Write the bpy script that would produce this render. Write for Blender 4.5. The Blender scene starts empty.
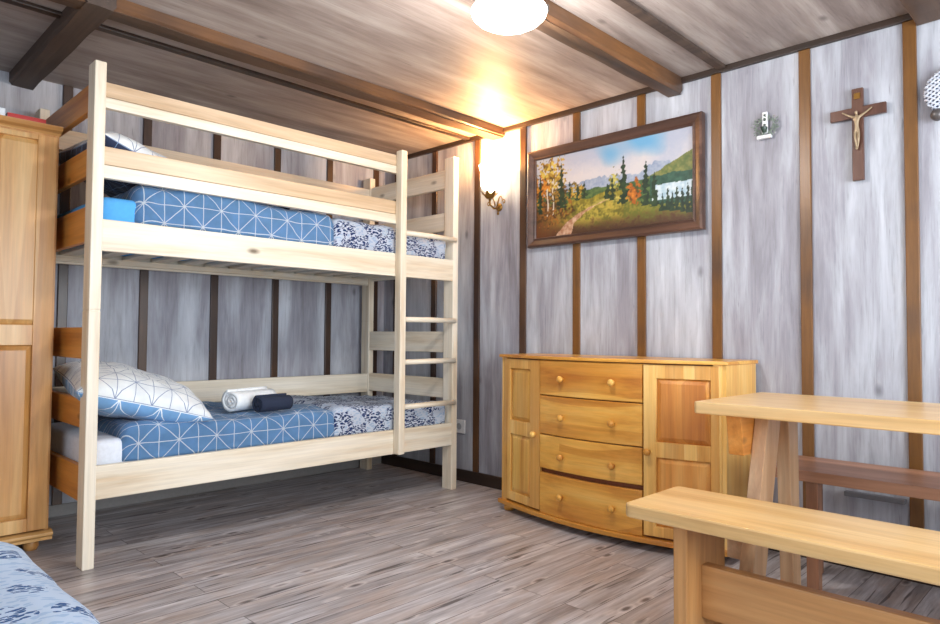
import bpy, bmesh, math, random
from mathutils import Vector, Matrix, noise
random.seed(7)
S = bpy.context.scene
COL = S.collection
H = 2.226

# ------------------------------------------------------------------ camera
cam = bpy.data.cameras.new('camera'); co = bpy.data.objects.new('camera', cam); COL.objects.link(co)
S.camera = co
cam.sensor_width = 36.0; cam.lens = 672.4 / 940 * 36.0
YAW, PIT, ROL = .7937, .0347, .0070
fw = Vector((math.sin(YAW)*math.cos(PIT), math.cos(YAW)*math.cos(PIT), math.sin(PIT)))
r0 = Vector((math.cos(YAW), -math.sin(YAW), 0)); u0 = r0.cross(fw)
rr = math.cos(ROL)*r0 + math.sin(ROL)*u0; uu = math.cos(ROL)*u0 - math.sin(ROL)*r0
co.matrix_world = Matrix.Translation((-3.0966, -3.94, .9398)) @ Matrix((rr, uu, -fw)).transposed().to_4x4()
cam.clip_start = .02

# ------------------------------------------------------------------ world and daylight
w = bpy.data.worlds.new('sky'); S.world = w; w.use_nodes = True
wn = w.node_tree; wn.nodes['Background'].inputs[0].default_value = (.78, .88, 1, 1); wn.nodes['Background'].inputs[1].default_value = 1.0
def area(name, loc, rot, sx, sy, power, col):
    l = bpy.data.lights.new(name, 'AREA'); l.shape = 'RECTANGLE'; l.size = sx; l.size_y = sy; l.energy = power; l.color = col
    o = bpy.data.objects.new(name, l); COL.objects.link(o); o.location = loc; o.rotation_euler = rot; return o
def point(name, loc, power, col, rad):
    l = bpy.data.lights.new(name, 'POINT'); l.energy = power; l.color = col; l.shadow_soft_size = rad
    o = bpy.data.objects.new(name, l); COL.objects.link(o); o.location = loc; return o
area('window_daylight', (-1.55, -5.06, 1.25), (math.radians(90), 0, 0), 2.3, 1.3, 64, (.88, .94, 1))
area('window_daylight', (-3.93, -2.5, 1.3), (0, math.radians(-90), 0), 1.2, 1.6, 7, (.90, .95, 1))
S.view_settings.view_transform = 'Standard'; S.view_settings.look = 'None'
S.view_settings.gamma = 1; S.view_settings.use_curve_mapping = False
S.view_settings.exposure = .78

# ------------------------------------------------------------------ materials
def srgb(c):
    f = lambda v: v/12.92 if v <= .04045 else ((v+.055)/1.055)**2.4
    return (f(c[0]/255), f(c[1]/255), f(c[2]/255), 1)
class N:
    def __init__(s, name):
        s.m = bpy.data.materials.new(name); s.m.use_nodes = True; s.t = s.m.node_tree; s.b = s.t.nodes['Principled BSDF']
    def new(s, typ, **kw):
        n = s.t.nodes.new(typ)
        for k, v in kw.items(): setattr(n, k, v)
        return n
    def link(s, a, b): s.t.links.new(a, b)
    def val(s, inp, v):
        if hasattr(v, 'is_output') or isinstance(v, bpy.types.NodeSocket): s.link(v, inp)
        else: inp.default_value = v
    def math(s, op, a, b=None, clamp=False):
        n = s.new('ShaderNodeMath', operation=op, use_clamp=clamp); s.val(n.inputs[0], a)
        if b is not None: s.val(n.inputs[1], b)
        return n.outputs[0]
    def coord(s, scale, rnd=True, kind='Object'):
        tc = s.new('ShaderNodeTexCoord'); out = tc.outputs[kind]
        if rnd:
            oi = s.new('ShaderNodeObjectInfo'); ad = s.new('ShaderNodeVectorMath', operation='ADD')
            ml = s.math('MULTIPLY', oi.outputs['Random'], 13.7)
            cb = s.new('ShaderNodeCombineXYZ'); [s.link(ml, cb.inputs[i]) for i in range(3)]
            s.link(out, ad.inputs[0]); s.link(cb.outputs[0], ad.inputs[1]); out = ad.outputs[0]
        mp = s.new('ShaderNodeMapping'); s.link(out, mp.inputs[0]); mp.inputs['Scale'].default_value = scale
        return mp.outputs[0]
    def noise(s, vec, scale, detail=4, rough=.55, dist=0):
        n = s.new('ShaderNodeTexNoise'); s.link(vec, n.inputs['Vector']); n.inputs['Scale'].default_value = scale
        n.inputs['Detail'].default_value = detail; n.inputs['Roughness'].default_value = rough; n.inputs['Distortion'].default_value = dist
        return n.outputs[0]
    def ramp(s, fac, stops):
        n = s.new('ShaderNodeValToRGB'); s.val(n.inputs[0], fac); e = n.color_ramp.elements
        while len(e) < len(stops): e.new(.5)
        for i, (p, c) in enumerate(stops): e[i].position = p; e[i].color = c
        return n.outputs[0]
    def mix(s, fac, a, b, mode='MIX'):
        n = s.new('ShaderNodeMix', data_type='RGBA', blend_type=mode); s.val(n.inputs[0], fac); s.val(n.inputs[6], a); s.val(n.inputs[7], b)
        return n.outputs[2]
    def bump(s, h, strength, dist=.01):
        n = s.new('ShaderNodeBump'); n.inputs['Strength'].default_value = strength; n.inputs['Distance'].default_value = dist
        s.link(h, n.inputs['Height']); s.link(n.outputs[0], s.b.inputs['Normal'])
G = lambda v: (v, v, v, 1)
def ax_scale(axis, along, across):
    v = [across]*3; v['xyz'.index(axis)] = along; return v
def wood(name, light, mid, dark, axis, rough=.4, knot=True, board=0, fine=1.0):
    n = N(name); v = n.coord(ax_scale(axis, .9, 11*fine)); v2 = n.coord(ax_scale(axis, 2.5, 90))
    a = n.noise(v, 1, 5, .6, .35); b = n.noise(v2, 1, 3, .6)
    c = n.ramp(a, [(.28, srgb(dark)), (.48, srgb(mid)), (.70, srgb(light))])
    c = n.mix(.35, c, n.ramp(b, [(.3, G(.55)), (.65, G(1))]), 'MULTIPLY')
    if board:                                   # glued boards of different tone
        bd = n.new('ShaderNodeTexVoronoi'); v3 = n.coord(ax_scale(axis, .25, board)); n.link(v3, bd.inputs['Vector']); bd.inputs['Scale'].default_value = 1
        sp = n.new('ShaderNodeSeparateColor'); n.link(bd.outputs['Color'], sp.inputs[0])
        c = n.mix(.75, c, n.ramp(sp.outputs[0], [(.25, (.72, .54, .36, 1)), (.45, (.92, .84, .70, 1)), (.8, (1, 1, 1, 1))]), 'MULTIPLY')
    if knot:
        k = n.new('ShaderNodeTexVoronoi'); v4 = n.coord(ax_scale(axis, 2.2, 5)); n.link(v4, k.inputs['Vector']); k.inputs['Scale'].default_value = 1.1
        kf = n.ramp(k.outputs['Distance'], [(.03, G(1)), (.10, G(0))])
        c = n.mix(kf, c, srgb([x*.55 for x in dark]))
    n.link(c, n.b.inputs['Base Color']); n.b.inputs['Roughness'].default_value = rough
    n.bump(b, .12, .003); return n.m
def plain(name, c, rough=.5, metal=0, emit=0, ecol=None):
    n = N(name); n.b.inputs['Roughness'].default_value = rough; n.b.inputs['Metallic'].default_value = metal
    v = n.coord((1, 1, 1)); a = n.noise(v, 60, 3)
    cc = n.mix(a, srgb([x*.92 for x in c]), srgb([min(255, x*1.05) for x in c])); n.link(cc, n.b.inputs['Base Color'])
    if emit: n.b.inputs['Emission Color'].default_value = ecol or srgb(c); n.b.inputs['Emission Strength'].default_value = emit
    return n.m
def washed(name, axis, stops, streak=.5):
    """whitewashed laminate board, grain along axis"""
    n = N(name); v = n.coord(ax_scale(axis, .5, 4.2), rnd=False); v2 = n.coord(ax_scale(axis, 5, 130), rnd=False); v3 = n.coord(ax_scale(axis, 1.1, 9), rnd=False); v5 = n.coord(ax_scale(axis, 7, 60), rnd=False)
    a = n.noise(v, 1.3, 4, .6, .5); b = n.noise(v2, 1, 4, .7); d = n.noise(v3, 1.5, 5, .65, .4); e = n.noise(v5, 1, 2, .5)
    f = n.math('ADD', n.math('MULTIPLY', a, .6), n.math('MULTIPLY', d, .4))
    c = n.ramp(f, [(p, srgb(q)) for p, q in stops])
    c = n.mix(streak, c, n.ramp(b, [(.30, G(.5)), (.46, G(.93)), (.7, G(1))]), 'MULTIPLY')
    c = n.mix(n.ramp(e, [(.70, G(0)), (.76, G(.35))]), c, srgb([x*.6 for x in stops[0][1]]))
    k = n.new('ShaderNodeTexVoronoi'); v4 = n.coord(ax_scale(axis, 2.4, 4.4), rnd=False); n.link(v4, k.inputs['Vector']); k.inputs['Scale'].default_value = 1.0
    c = n.mix(n.ramp(k.outputs['Distance'], [(.02, G(.6)), (.09, G(0))]), c, srgb([x*.55 for x in stops[0][1]]))
    n.link(c, n.b.inputs['Base Color']); n.b.inputs['Roughness'].default_value = .55; n.bump(b, .15, .003); return n.m

PX = {a: wood('bed_pine_'+a, (244, 236, 220), (234, 222, 200), (208, 182, 146), a, .42, knot=(a != 'z')) for a in 'xyz'}
PO = {a: wood('honey_pine_'+a, (226, 160, 84), (208, 138, 62), (176, 104, 40), a, .4) for a in 'xy'}
CB = {a: wood('lacquered_pine_'+a, *(((244, 206, 134), (234, 184, 100), (206, 140, 64)) if a == 'z' else ((242, 196, 110), (228, 170, 78), (194, 122, 46))), a, .28, board=9, knot=(a == 'z')) for a in 'xyz'}
CP = {a: wood('panel_pine_'+a, (240, 206, 132), (230, 186, 100), (200, 136, 62), a, .28, knot=False, board=9) for a in 'xyz'}
WD = {a: wood('wardrobe_pine_'+a, (236, 196, 136), (220, 172, 108), (188, 132, 70), a, .33, knot=False, board=6) for a in 'xz'}
TB = {a: wood('table_beech_'+a, (230, 196, 142), (216, 176, 118), (196, 150, 92), a, .3, knot=False) for a in 'xyz'}
LG = {a: wood('trestle_beech_'+a, (214, 180, 142), (194, 154, 116), (166, 122, 84), a, .36, knot=False) for a in 'xyz'}
BN = {a: wood('red_brown_wood_'+a, (184, 136, 106), (156, 110, 82), (118, 78, 54), a, .4, knot=False) for a in 'yz'}
MWALL = washed('whitewashed_wall_board', 'z', [(.34, (124, 122, 130)), (.46, (158, 158, 168)), (.54, (180, 184, 193)), (.66, (206, 210, 218))], .55)
MCEIL = washed('whitewashed_ceiling_board', 'x', [(.34, (118, 106, 100)), (.46, (148, 136, 130)), (.56, (170, 160, 154)), (.68, (200, 194, 190))], .55)

def batten_mat(name, axis, lo=.42, hi=.52, ca=(74, 50, 36), cb=(152, 100, 40)):
    n = N(name); v = n.coord(ax_scale(axis, 1.1, .2)); v2 = n.coord(ax_scale(axis, 6, 80))
    a = n.noise(v, 1.5, 2, .5); b = n.noise(v2, 1, 4, .65)
    c = n.mix(n.ramp(a, [(lo, G(0)), (hi, G(1))]), srgb(ca), srgb(cb))
    c = n.mix(.6, c, n.ramp(b, [(.3, G(.45)), (.7, G(1.0))]), 'MULTIPLY')
    n.link(c, n.b.inputs['Base Color']); n.b.inputs['Roughness'].default_value = .35; return n.m
MBAT = batten_mat('stained_batten', 'z', .30, .44, (76, 56, 44), (120, 80, 36)); MBATD = batten_mat('dark_stained_batten', 'z', .5, .8, (66, 46, 36), (122, 84, 48)); MBATX = batten_mat('stained_ceiling_batten', 'x', .5, .7)
MBEAM = {a: batten_mat('stained_beam_'+a, a, .36, .62, (80, 62, 52), (136, 92, 54)) for a in 'xy'}
MDARK = wood('dark_walnut_trim', (66, 50, 40), (52, 38, 30), (36, 26, 20), 'y', .4, knot=False)
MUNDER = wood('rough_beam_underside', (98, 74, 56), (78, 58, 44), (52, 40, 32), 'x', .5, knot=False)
MDARKB = wood('dark_rough_beam', (92, 74, 62), (70, 56, 48), (48, 38, 33), 'y', .6, knot=False)

def floor_mat():
    n = N('floor_laminate'); tc = n.new('ShaderNodeTexCoord'); o = tc.outputs['Object']
    br = n.new('ShaderNodeTexBrick'); n.link(o, br.inputs['Vector']); br.offset = .37; br.squash = 1
    for k, v in {'Scale': 1, 'Brick Width': 1.35, 'Row Height': .098, 'Mortar Size': .0016, 'Mortar Smooth': .1, 'Bias': 0}.items(): br.inputs[k].default_value = v
    br.inputs['Color1'].default_value = G(0); br.inputs['Color2'].default_value = G(1); br.inputs['Mortar'].default_value = G(.5)
    sep = n.new('ShaderNodeSeparateColor'); n.link(br.outputs['Color'], sep.inputs[0])
    # each plank shifts its own grain
    sx = n.new('ShaderNodeSeparateXYZ'); n.link(o, sx.inputs[0])
    px = n.math('ADD', sx.outputs[0], n.math('MULTIPLY', sep.outputs[0], 7.3))
    cb = n.new('ShaderNodeCombineXYZ'); n.link(px, cb.inputs[0]); n.link(sx.outputs[1], cb.inputs[1]); n.link(n.math('MULTIPLY', sep.outputs[0], 3.1), cb.inputs[2])
    def mp(sc):
        m = n.new('ShaderNodeMapping'); n.link(cb.outputs[0], m.inputs[0]); m.inputs['Scale'].default_value = sc; return m.outputs[0]
    a = n.noise(mp((1.6, 18, 1)), 1, 5, .65, .5); b = n.noise(mp((5, 110, 1)), 1, 3, .6); d = n.noise(mp((3, 9, 1)), 1.2, 3, .6, .3)
    c = n.ramp(a, [(.30, srgb((132, 124, 124))), (.44, srgb((172, 166, 168))), (.57, srgb((202, 198, 202))), (.72, srgb((236, 233, 233)))])
    c = n.mix(n.ramp(d, [(.46, G(0)), (.7, G(.5))]), c, srgb((188, 164, 148)))
    c = n.mix(.45, c, n.ramp(b, [(.3, G(.5)), (.65, G(1))]), 'MULTIPLY')
    c = n.mix(.5, c, n.ramp(sep.outputs[0], [(0, G(.80)), (1, G(1))]), 'MULTIPLY')
    k = n.new('ShaderNodeTexVoronoi'); n.link(mp((5, 13, 1)), k.inputs['Vector']); k.inputs['Scale'].default_value = 1
    ks = n.new('ShaderNodeSeparateColor'); n.link(k.outputs['Color'], ks.inputs[0]); kk = n.math('GREATER_THAN', ks.outputs[0], .45)
    c = n.mix(n.math('MULTIPLY', kk, n.ramp(k.outputs['Distance'], [(.17, G(0)), (.22, G(.4)), (.30, G(0))])), c, srgb((226, 220, 218)))
    c = n.mix(n.math('MULTIPLY', kk, n.ramp(k.outputs['Distance'], [(.08, G(.85)), (.17, G(0))])), c, srgb((84, 72, 70)))
    # long dark cracks
    cr = n.noise(mp((2.4, 38, 4)), 1.2, 2, .5, .2)
    c = n.mix(n.ramp(cr, [(.63, G(0)), (.68, G(.8))]), c, srgb((66, 56, 54)))
    c = n.mix(n.math('MULTIPLY', br.outputs['Fac'], .8), c, srgb((70, 60, 56)))
    n.link(c, n.b.inputs['Base Color']); n.b.inputs['Roughness'].default_value = .34; n.bump(b, .06, .002); return n.m
MFLOOR = floor_mat()

def star_mat(name, base, line, s=.085, wd=.0024, soft=0):
    n = N(name); tc = n.new('ShaderNodeTexCoord'); sx = n.new('ShaderNodeSeparateXYZ'); n.link(tc.outputs['UV'], sx.inputs[0]); U, V = sx.outputs[0], sx.outputs[1]
    def ln(t, per, wid):
        f = n.math('FRACT', n.math('ADD', n.math('DIVIDE', t, per), .5)); return n.math('LESS_THAN', n.math('MULTIPLY', n.math('ABSOLUTE', n.math('SUBTRACT', f, .5)), per), wid)
    m = n.math('MAXIMUM', n.math('MAXIMUM', ln(U, s, wd), ln(V, s, wd)),
               n.math('MAXIMUM', ln(n.math('ADD', U, V), 2*s, wd*1.41), ln(n.math('SUBTRACT', U, V), 2*s, wd*1.41)))
    vv = n.coord((1, 1, 1), rnd=False); a = n.noise(vv, 14, 3)
    c = n.mix(m, n.mix(a, srgb([x*.86 for x in base]), srgb([min(255, x*1.1) for x in base])), srgb(line))
    n.link(c, n.b.inputs['Base Color']); n.b.inputs['Roughness'].default_value = .85
    n.b.inputs['Sheen Weight'].default_value = .2; return n.m
def floral_mat(name, base, leaf, thr=.46, scale=1):
    n = N(name); tc = n.new('ShaderNodeTexCoord'); uv = tc.outputs['UV']
    dn = n.new('ShaderNodeTexNoise'); n.link(uv, dn.inputs['Vector']); dn.inputs['Scale'].default_value = 13*scale; dn.inputs['Detail'].default_value = 2
    ad = n.new('ShaderNodeMix', data_type='VECTOR'); ad.inputs[0].default_value = .06/scale; n.link(uv, ad.inputs[4]); n.link(dn.outputs['Color'], ad.inputs[5])
    def leaves(sc, rot):
        mp = n.new('ShaderNodeMapping'); n.link(ad.outputs[1], mp.inputs[0]); mp.inputs['Scale'].default_value = sc; mp.inputs['Rotation'].default_value = (0, 0, rot)
        v = n.new('ShaderNodeTexVoronoi'); n.link(mp.outputs[0], v.inputs['Vector']); v.inputs['Scale'].default_value = scale; v.voronoi_dimensions = '2D'
        return n.math('LESS_THAN', v.outputs['Distance'], .30)
    m = n.math('MAXIMUM', leaves((30, 78, 1), .7), leaves((34, 80, 1), -.6))
    vs = n.new('ShaderNodeTexNoise'); n.link(uv, vs.inputs['Vector']); vs.inputs['Scale'].default_value = 9*scale; vs.inputs['Detail'].default_value = 1
    sp = n.math('GREATER_THAN', vs.outputs[0], thr)
    m = n.math('MULTIPLY', m, sp)
    pale = n.math('MULTIPLY', n.math('SUBTRACT', 1, sp), leaves((26, 60, 1), 1.2))
    c = n.mix(n.math('MULTIPLY', pale, .5), srgb(base), srgb((160, 196, 228))); c = n.mix(m, c, srgb(leaf))
    n.link(c, n.b.inputs['Base Color']); n.b.inputs['Roughness'].default_value = .85; return n.m
M_STAR = star_mat('blue_star_cotton', (116, 166, 214), (236, 244, 250), wd=.0019)
M_STARP = star_mat('pale_star_cotton', (226, 234, 244), (130, 146, 176), .075, .0016)
M_STARN = star_mat('navy_star_cotton', (34, 48, 78), (120, 150, 190), .075, .0012)
M_FLOR = floral_mat('white_leaf_print_cotton', (234, 241, 252), (38, 66, 124), .46, 1.25)
M_FLOR2 = floral_mat('pale_blue_leaf_print_cotton', (222, 236, 252), (52, 100, 160), .55, 1.3)
M_SHEET = plain('white_cotton', (226, 232, 242), .85)
M_SKY = plain('sky_blue_cotton', (86, 172, 238), .85)
M_LIN = plain('lilac_cotton', (186, 196, 228), .85)
M_TOW = plain('white_terry', (238, 242, 246), .95); M_NAVY = plain('navy_terry', (34, 44, 66), .95); M_BLACK = plain('black_cloth', (30, 28, 34), .9)
M_BRASS = plain('aged_brass', (140, 104, 50), .35, .8)
M_STEEL = plain('steel', (150, 150, 150), .3, .9)
M_WHITE = plain('white_plastic', (228, 230, 232), .4); M_GREY = plain('grey_plastic', (120, 122, 128), .6)
M_BLK = plain('black_recess', (18, 16, 15), .8)

# ------------------------------------------------------------------ builders
def wl(o):
    v = Vector((0, 0, 0))
    while o: v += o.location; o = o.parent
    return v
def bx(bm, x0, x1, y0, y1, z0, z1, bev=0, mi=0):
    r = bmesh.ops.create_cube(bm, size=1); vs = r['verts']
    for v in vs: v.co = Vector(((x0+x1)/2+v.co.x*(x1-x0), (y0+y1)/2+v.co.y*(y1-y0), (z0+z1)/2+v.co.z*(z1-z0)))
    fs = set(f for v in vs for f in v.link_faces)
    for f in fs: f.material_index = mi
    if bev:
        es = list(set(e for v in vs for e in v.link_edges)); bmesh.ops.bevel(bm, geom=es, offset=bev, segments=2, profile=.5, affect='EDGES')
    return vs
def prism(bm, pts, axis, a, b, bev=0):
    """extrude a polygon given in the two other axes along axis from a to b"""
    def P(p, t):
        return {'x': (t, p[0], p[1]), 'y': (p[0], t, p[1]), 'z': (p[0], p[1], t)}[axis]
    A = [bm.verts.new(P(p, a)) for p in pts]; B = [bm.verts.new(P(p, b)) for p in pts]
    n = len(pts); fs = [bm.faces.new(A), bm.faces.new(B[::-1])]
    for i in range(n): fs.append(bm.faces.new((A[i], B[i], B[(i+1) % n], A[(i+1) % n])))
    bmesh.ops.recalc_face_normals(bm, faces=fs)
    if bev: bmesh.ops.bevel(bm, geom=list(set(e for f in fs for e in f.edges)), offset=bev, segments=2, profile=.5, affect='EDGES')
def lathe(bm, prof, M=None, seg=24):
    """prof: (radius, height) pairs about z; M places it"""
    M = M or Matrix(); rings = []
    for r, h in prof: rings.append([bm.verts.new(M @ Vector((r*math.cos(2*math.pi*i/seg), r*math.sin(2*math.pi*i/seg), h))) for i in range(seg)] if r > 1e-5 else [bm.verts.new(M @ Vector((0, 0, h)))])
    fs = []
    for A, B in zip(rings, rings[1:]):
        if len(A) == 1 and len(B) == 1: continue
        for i in range(seg):
            j = (i+1) % seg
            if len(A) == 1: fs.append(bm.faces.new((A[0], B[i], B[j])))
            elif len(B) == 1: fs.append(bm.faces.new((A[i], B[0], A[j])))
            else: fs.append(bm.faces.new((A[i], B[i], B[j], A[j])))
    bmesh.ops.recalc_face_normals(bm, faces=fs); return fs
def tube(bm, pts, rad, seg=10, cap=True):
    pts = [Vector(p) for p in pts]; rings = []; up = Vector((.13, .31, .94)).normalized()
    for i, p in enumerate(pts):
        d = (pts[min(i+1, len(pts)-1)] - pts[max(i-1, 0)]).normalized(); a = d.cross(up).normalized(); b = a.cross(d)
        r = rad[i] if isinstance(rad, (list, tuple)) else rad
        rings.append([bm.verts.new(p + r*(math.cos(2*math.pi*k/seg)*a + math.sin(2*math.pi*k/seg)*b)) for k in range(seg)])
    fs = []
    for A, B in zip(rings, rings[1:]):
        for k in range(seg): fs.append(bm.faces.new((A[k], A[(k+1) % seg], B[(k+1) % seg], B[k])))
    if cap: fs.append(bm.faces.new(rings[0])); fs.append(bm.faces.new(rings[-1]))
    bmesh.ops.recalc_face_normals(bm, faces=fs)
def build(name, bm, mat, parent=None, smooth=False, origin=None):
    me = bpy.data.meshes.new(name); 
    if parent is not None: off = wl(parent)
    else:
        if origin is None:
            xs = [v.co for v in bm.verts]; mn = [min(c[i] for c in xs) for i in range(3)]; mx = [max(c[i] for c in xs) for i in range(3)]
            origin = ((mn[0]+mx[0])/2, (mn[1]+mx[1])/2, mn[2])
        off = Vector(origin)
    for v in bm.verts: v.co -= off
    bm.to_mesh(me); bm.free()
    for m in (mat if isinstance(mat, (list, tuple)) else [mat]): me.materials.append(m)
    if smooth:
        for p in me.polygons: p.use_smooth = True
    o = bpy.data.objects.new(name, me); COL.objects.link(o)
    if parent is not None: o.parent = parent
    else: o.location = off
    return o
def nb(): return bmesh.new()
def box(name, mat, d, parent=None, bev=.003):
    bm = nb(); bx(bm, *d, bev=bev); return build(name, bm, mat, parent)
def thing(name, label, cat, loc, group=None):
    o = bpy.data.objects.new(name, None); o.empty_display_size = .1; COL.objects.link(o); o.location = loc; o['label'] = label; o['category'] = cat
    if group: o['group'] = group
    return o
def tag(o, label, cat, group=None, kind=None):
    o['label'] = label; o['category'] = cat
    if group: o['group'] = group
    if kind: o['kind'] = kind
    return o
def struct(o): o['kind'] = 'structure'; return o
def nz(x, y, z, s): return noise.noise(Vector((x*s, y*s, z*s)))

# ------------------------------------------------------------------ the room
X0, Y0 = -4.0, -5.2
def sbox(name, mat, d, bev=0): return struct(box(name, mat, d, bev=bev))
sbox('floor', MFLOOR, (X0-.1, .1, Y0-.1, .1, -.08, 0))
sbox('ceiling', MCEIL, (X0-.1, .1, Y0-.1, .1, H, H+.08))
sbox('wall_back', MWALL, (X0-.1, 0, 0, .1, 0, H))
sbox('wall_right', MWALL, (0, .1, Y0-.1, .1, 0, H))
def holed(name, axis, a, b, lo, hi, h0, h1, z0, z1):
    bm = nb()
    for q in ((lo, h0, 0, H), (h1, hi, 0, H), (h0, h1, 0, z0), (h0, h1, z1, H)):
        if axis == 'y': bx(bm, q[0], q[1], a, b, q[2], q[3])
        else: bx(bm, a, b, q[0], q[1], q[2], q[3])
    return struct(build(name, bm, MWALL))
holed('wall_front', 'y', Y0-.1, Y0, X0, 0, -2.75, -.35, .55, 1.95)
holed('wall_left', 'x', X0-.1, X0, Y0, 0, -3.3, -1.7, .7, 1.9)
def window(n, axis, pos, a0, a1, z0, z1):
    bm = nb(); t = .05
    def q(u0, u1, w0, w1):
        if axis == 'y': bx(bm, u0, u1, pos-.03, pos+.03, w0, w1, .004)
        else: bx(bm, pos-.03, pos+.03, u0, u1, w0, w1, .004)
    q(a0, a1, z0, z0+t); q(a0, a1, z1-t, z1); q(a0, a0+t, z0+t, z1-t); q(a1-t, a1, z0+t, z1-t); m = (a0+a1)/2; q(m-.03, m+.03, z0+t, z1-t)
    return struct(build('window_%d' % n, bm, M_WHITE))
window(1, 'y', Y0-.05, -2.75, -.35, .55, 1.95); window(2, 'x', X0-.05, -3.3, -1.7, .7, 1.9)
tn = [0]
def trim(mat, d, bev=.003):
    tn[0] += 1; return sbox('trim_%d' % tn[0], mat, d, bev)
for y in (-.15, -.555, -.962, -1.345, -1.735, -2.143, -2.544, -2.943, -3.335, -3.735, -4.13, -4.53, -4.93):   # battens on the right wall
    trim(MBAT if y < -1.5 else MBATD, (-.014, 0, y-.0235, y+.0235, .075, H-.028))
for x in (-.09, -.49, -.89, -1.295, -1.70, -2.10, -2.50, -2.9, -3.3, -3.7):
    trim(MBATD, (x-.023, x+.023, -.014, 0, .06, H))
trim(MDARK, (-.022, 0, Y0, 0, H-.028, H))            # cornice
struct(box('baseboard_right', MDARK, (-.018, 0, Y0, -.012, 0, .075)))
struct(box('baseboard_back', plain('pale_grey_skirting', (150, 148, 146), .5), (X0, 0, -.012, 0, 0, .06)))
# ceiling beams and battens
def beam(mat, d, seed, axis):
    bm = nb(); x0, x1, y0, y1, z0, z1 = d
    n = 40; prof = []
    for i in range(n+1):
        t = i/n; ring = []
        for (p, q) in ((0, 0), (.08, 0), (.5, 0), (.92, 0), (1, 0), (1, .25), (1, 1), (0, 1), (0, .25)):
            c = (y0 if axis == 'x' else x0); e = (y1 if axis == 'x' else x1)
            a = c + p*(e-c); z = z0 + q*(z1-z0)
            if (p in (0, 1) and q == 0): a += (.012 if p == 0 else -.012); z += .004
            s = (x0 + t*(x1-x0)) if axis == 'x' else (y0 + t*(y1-y0))
            if q < 1: a += .006*nz(s*2, seed+p*3, q, 1.6); z += .006*nz(s*2, seed+9+p, q, 1.8)
            ring.append(bm.verts.new((s, a, z) if axis == 'x' else (a, s, z)))
        prof.append(ring)
    fs = []
    for A, B in zip(prof, prof[1:]):
        for k in range(9):
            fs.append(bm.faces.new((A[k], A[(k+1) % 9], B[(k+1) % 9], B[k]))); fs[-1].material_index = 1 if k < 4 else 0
    fs.append(bm.faces.new(prof[0])); fs.append(bm.faces.new(prof[-1])); bmesh.ops.recalc_face_normals(bm, faces=fs)
    tn[0] += 1; return struct(build('trim_%d' % tn[0], bm, [mat, MUNDER if axis == 'x' else mat]))
beam(MBEAM['x'], (X0, -.005, -1.192, -1.088, H-.056, H), 1, 'x')
beam(MBEAM['x'], (X0, -.01, -2.374, -2.290, H-.080, H), 5, 'x')
beam(MBEAM['x'], (X0, -.01, -3.472, -3.352, H-.056, H), 11, 'x')
beam(MBEAM['x'], (X0, -.01, -4.6, -4.48, H-.056, H), 17, 'x')
beam(MDARKB, (-2.358, -2.248, -1.20, 0, H-.062, H), 3, 'y')
for y, m in ((-.885, MDARK), (-2.578, MDARKB), (-3.9, MDARK)): trim(m, (X0, -.022, y-.021, y+.021, H-.016, H))

PT = wood('tan_pine_x', (224, 200, 168), (208, 180, 146), (182, 148, 110), 'x', .42)
# ------------------------------------------------------------------ bunk bed
XL, XR, YF, YB = -2.2518, -.1902, -.9762, -.045
bed = thing('bunk_bed', 'pale pine bunk bed with ladder standing along the back wall', 'bunk bed', (-1.22, -.51, 0))
ZT = 2.045; PWX, PWY = .044, .084
for xa in (XL, XR-PWX):
    for ya in (YF, YB-PWY):
        bm = nb(); bx(bm, xa, xa+PWX, ya, ya+PWY, 0, 1.028, .004); bx(bm, xa+.002, xa+PWX-.002, ya+.002, ya+PWY-.002, 1.027, 1.033); bx(bm, xa, xa+PWX, ya, ya+PWY, 1.032, ZT, .004)
        build('post', bm, PX['z'], bed)
xi0, xi1 = XL+PWX-.004, XR-PWX+.004
for z0, z1, nm in ((.27, .405, 'side_rail'), (1.272, 1.402, 'side_rail'), (1.57, 1.70, 'guard_rail'), (1.858, 1.965, 'guard_rail')):
    xe = xi1 if nm == 'side_rail' else -.625
    bm = nb()
    if nm == 'guard_rail':
        zm = z0 + (z1-z0)*.42
        bx(bm, xi0, xe, YF+.004, YF+.030, zm+.001, z1, .003); [setattr(f_, 'material_index', 1) for f_ in bm.faces]; bx(bm, xi0, xe, YF+.001, YF+.030, z0, zm-.001, .003)
    else: bx(bm, xi0, xe, YF+.002, YF+.030, z0, z1, .004)
    build(nm, bm, [PX['x'], PT], bed)
for z0, z1, nm in ((.27, .40, 'side_rail'), (1.285, 1.40, 'side_rail'), (.54, .668, 'guard_rail'), (1.86, 1.965, 'guard_rail')):
    bm = nb(); bx(bm, xi0, xi1, YB-.075, YB-.047, z0, z1, .004); build(nm, bm, PX['x'], bed)
for xa, xb, mt in ((XL+.010, XL+.036, PO['y']), (XR-.036, XR-.010, PX['y'])):
    for z0, z1 in ((.252, .395), (.55, .672), (.832, .962), (1.315, 1.462), (1.59, 1.705), (1.858, 1.975)):
        bm = nb(); bx(bm, xa, xb, YF+.05, YB-.05, z0, z1, .004); build('end_board', bm, mt, bed)
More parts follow.
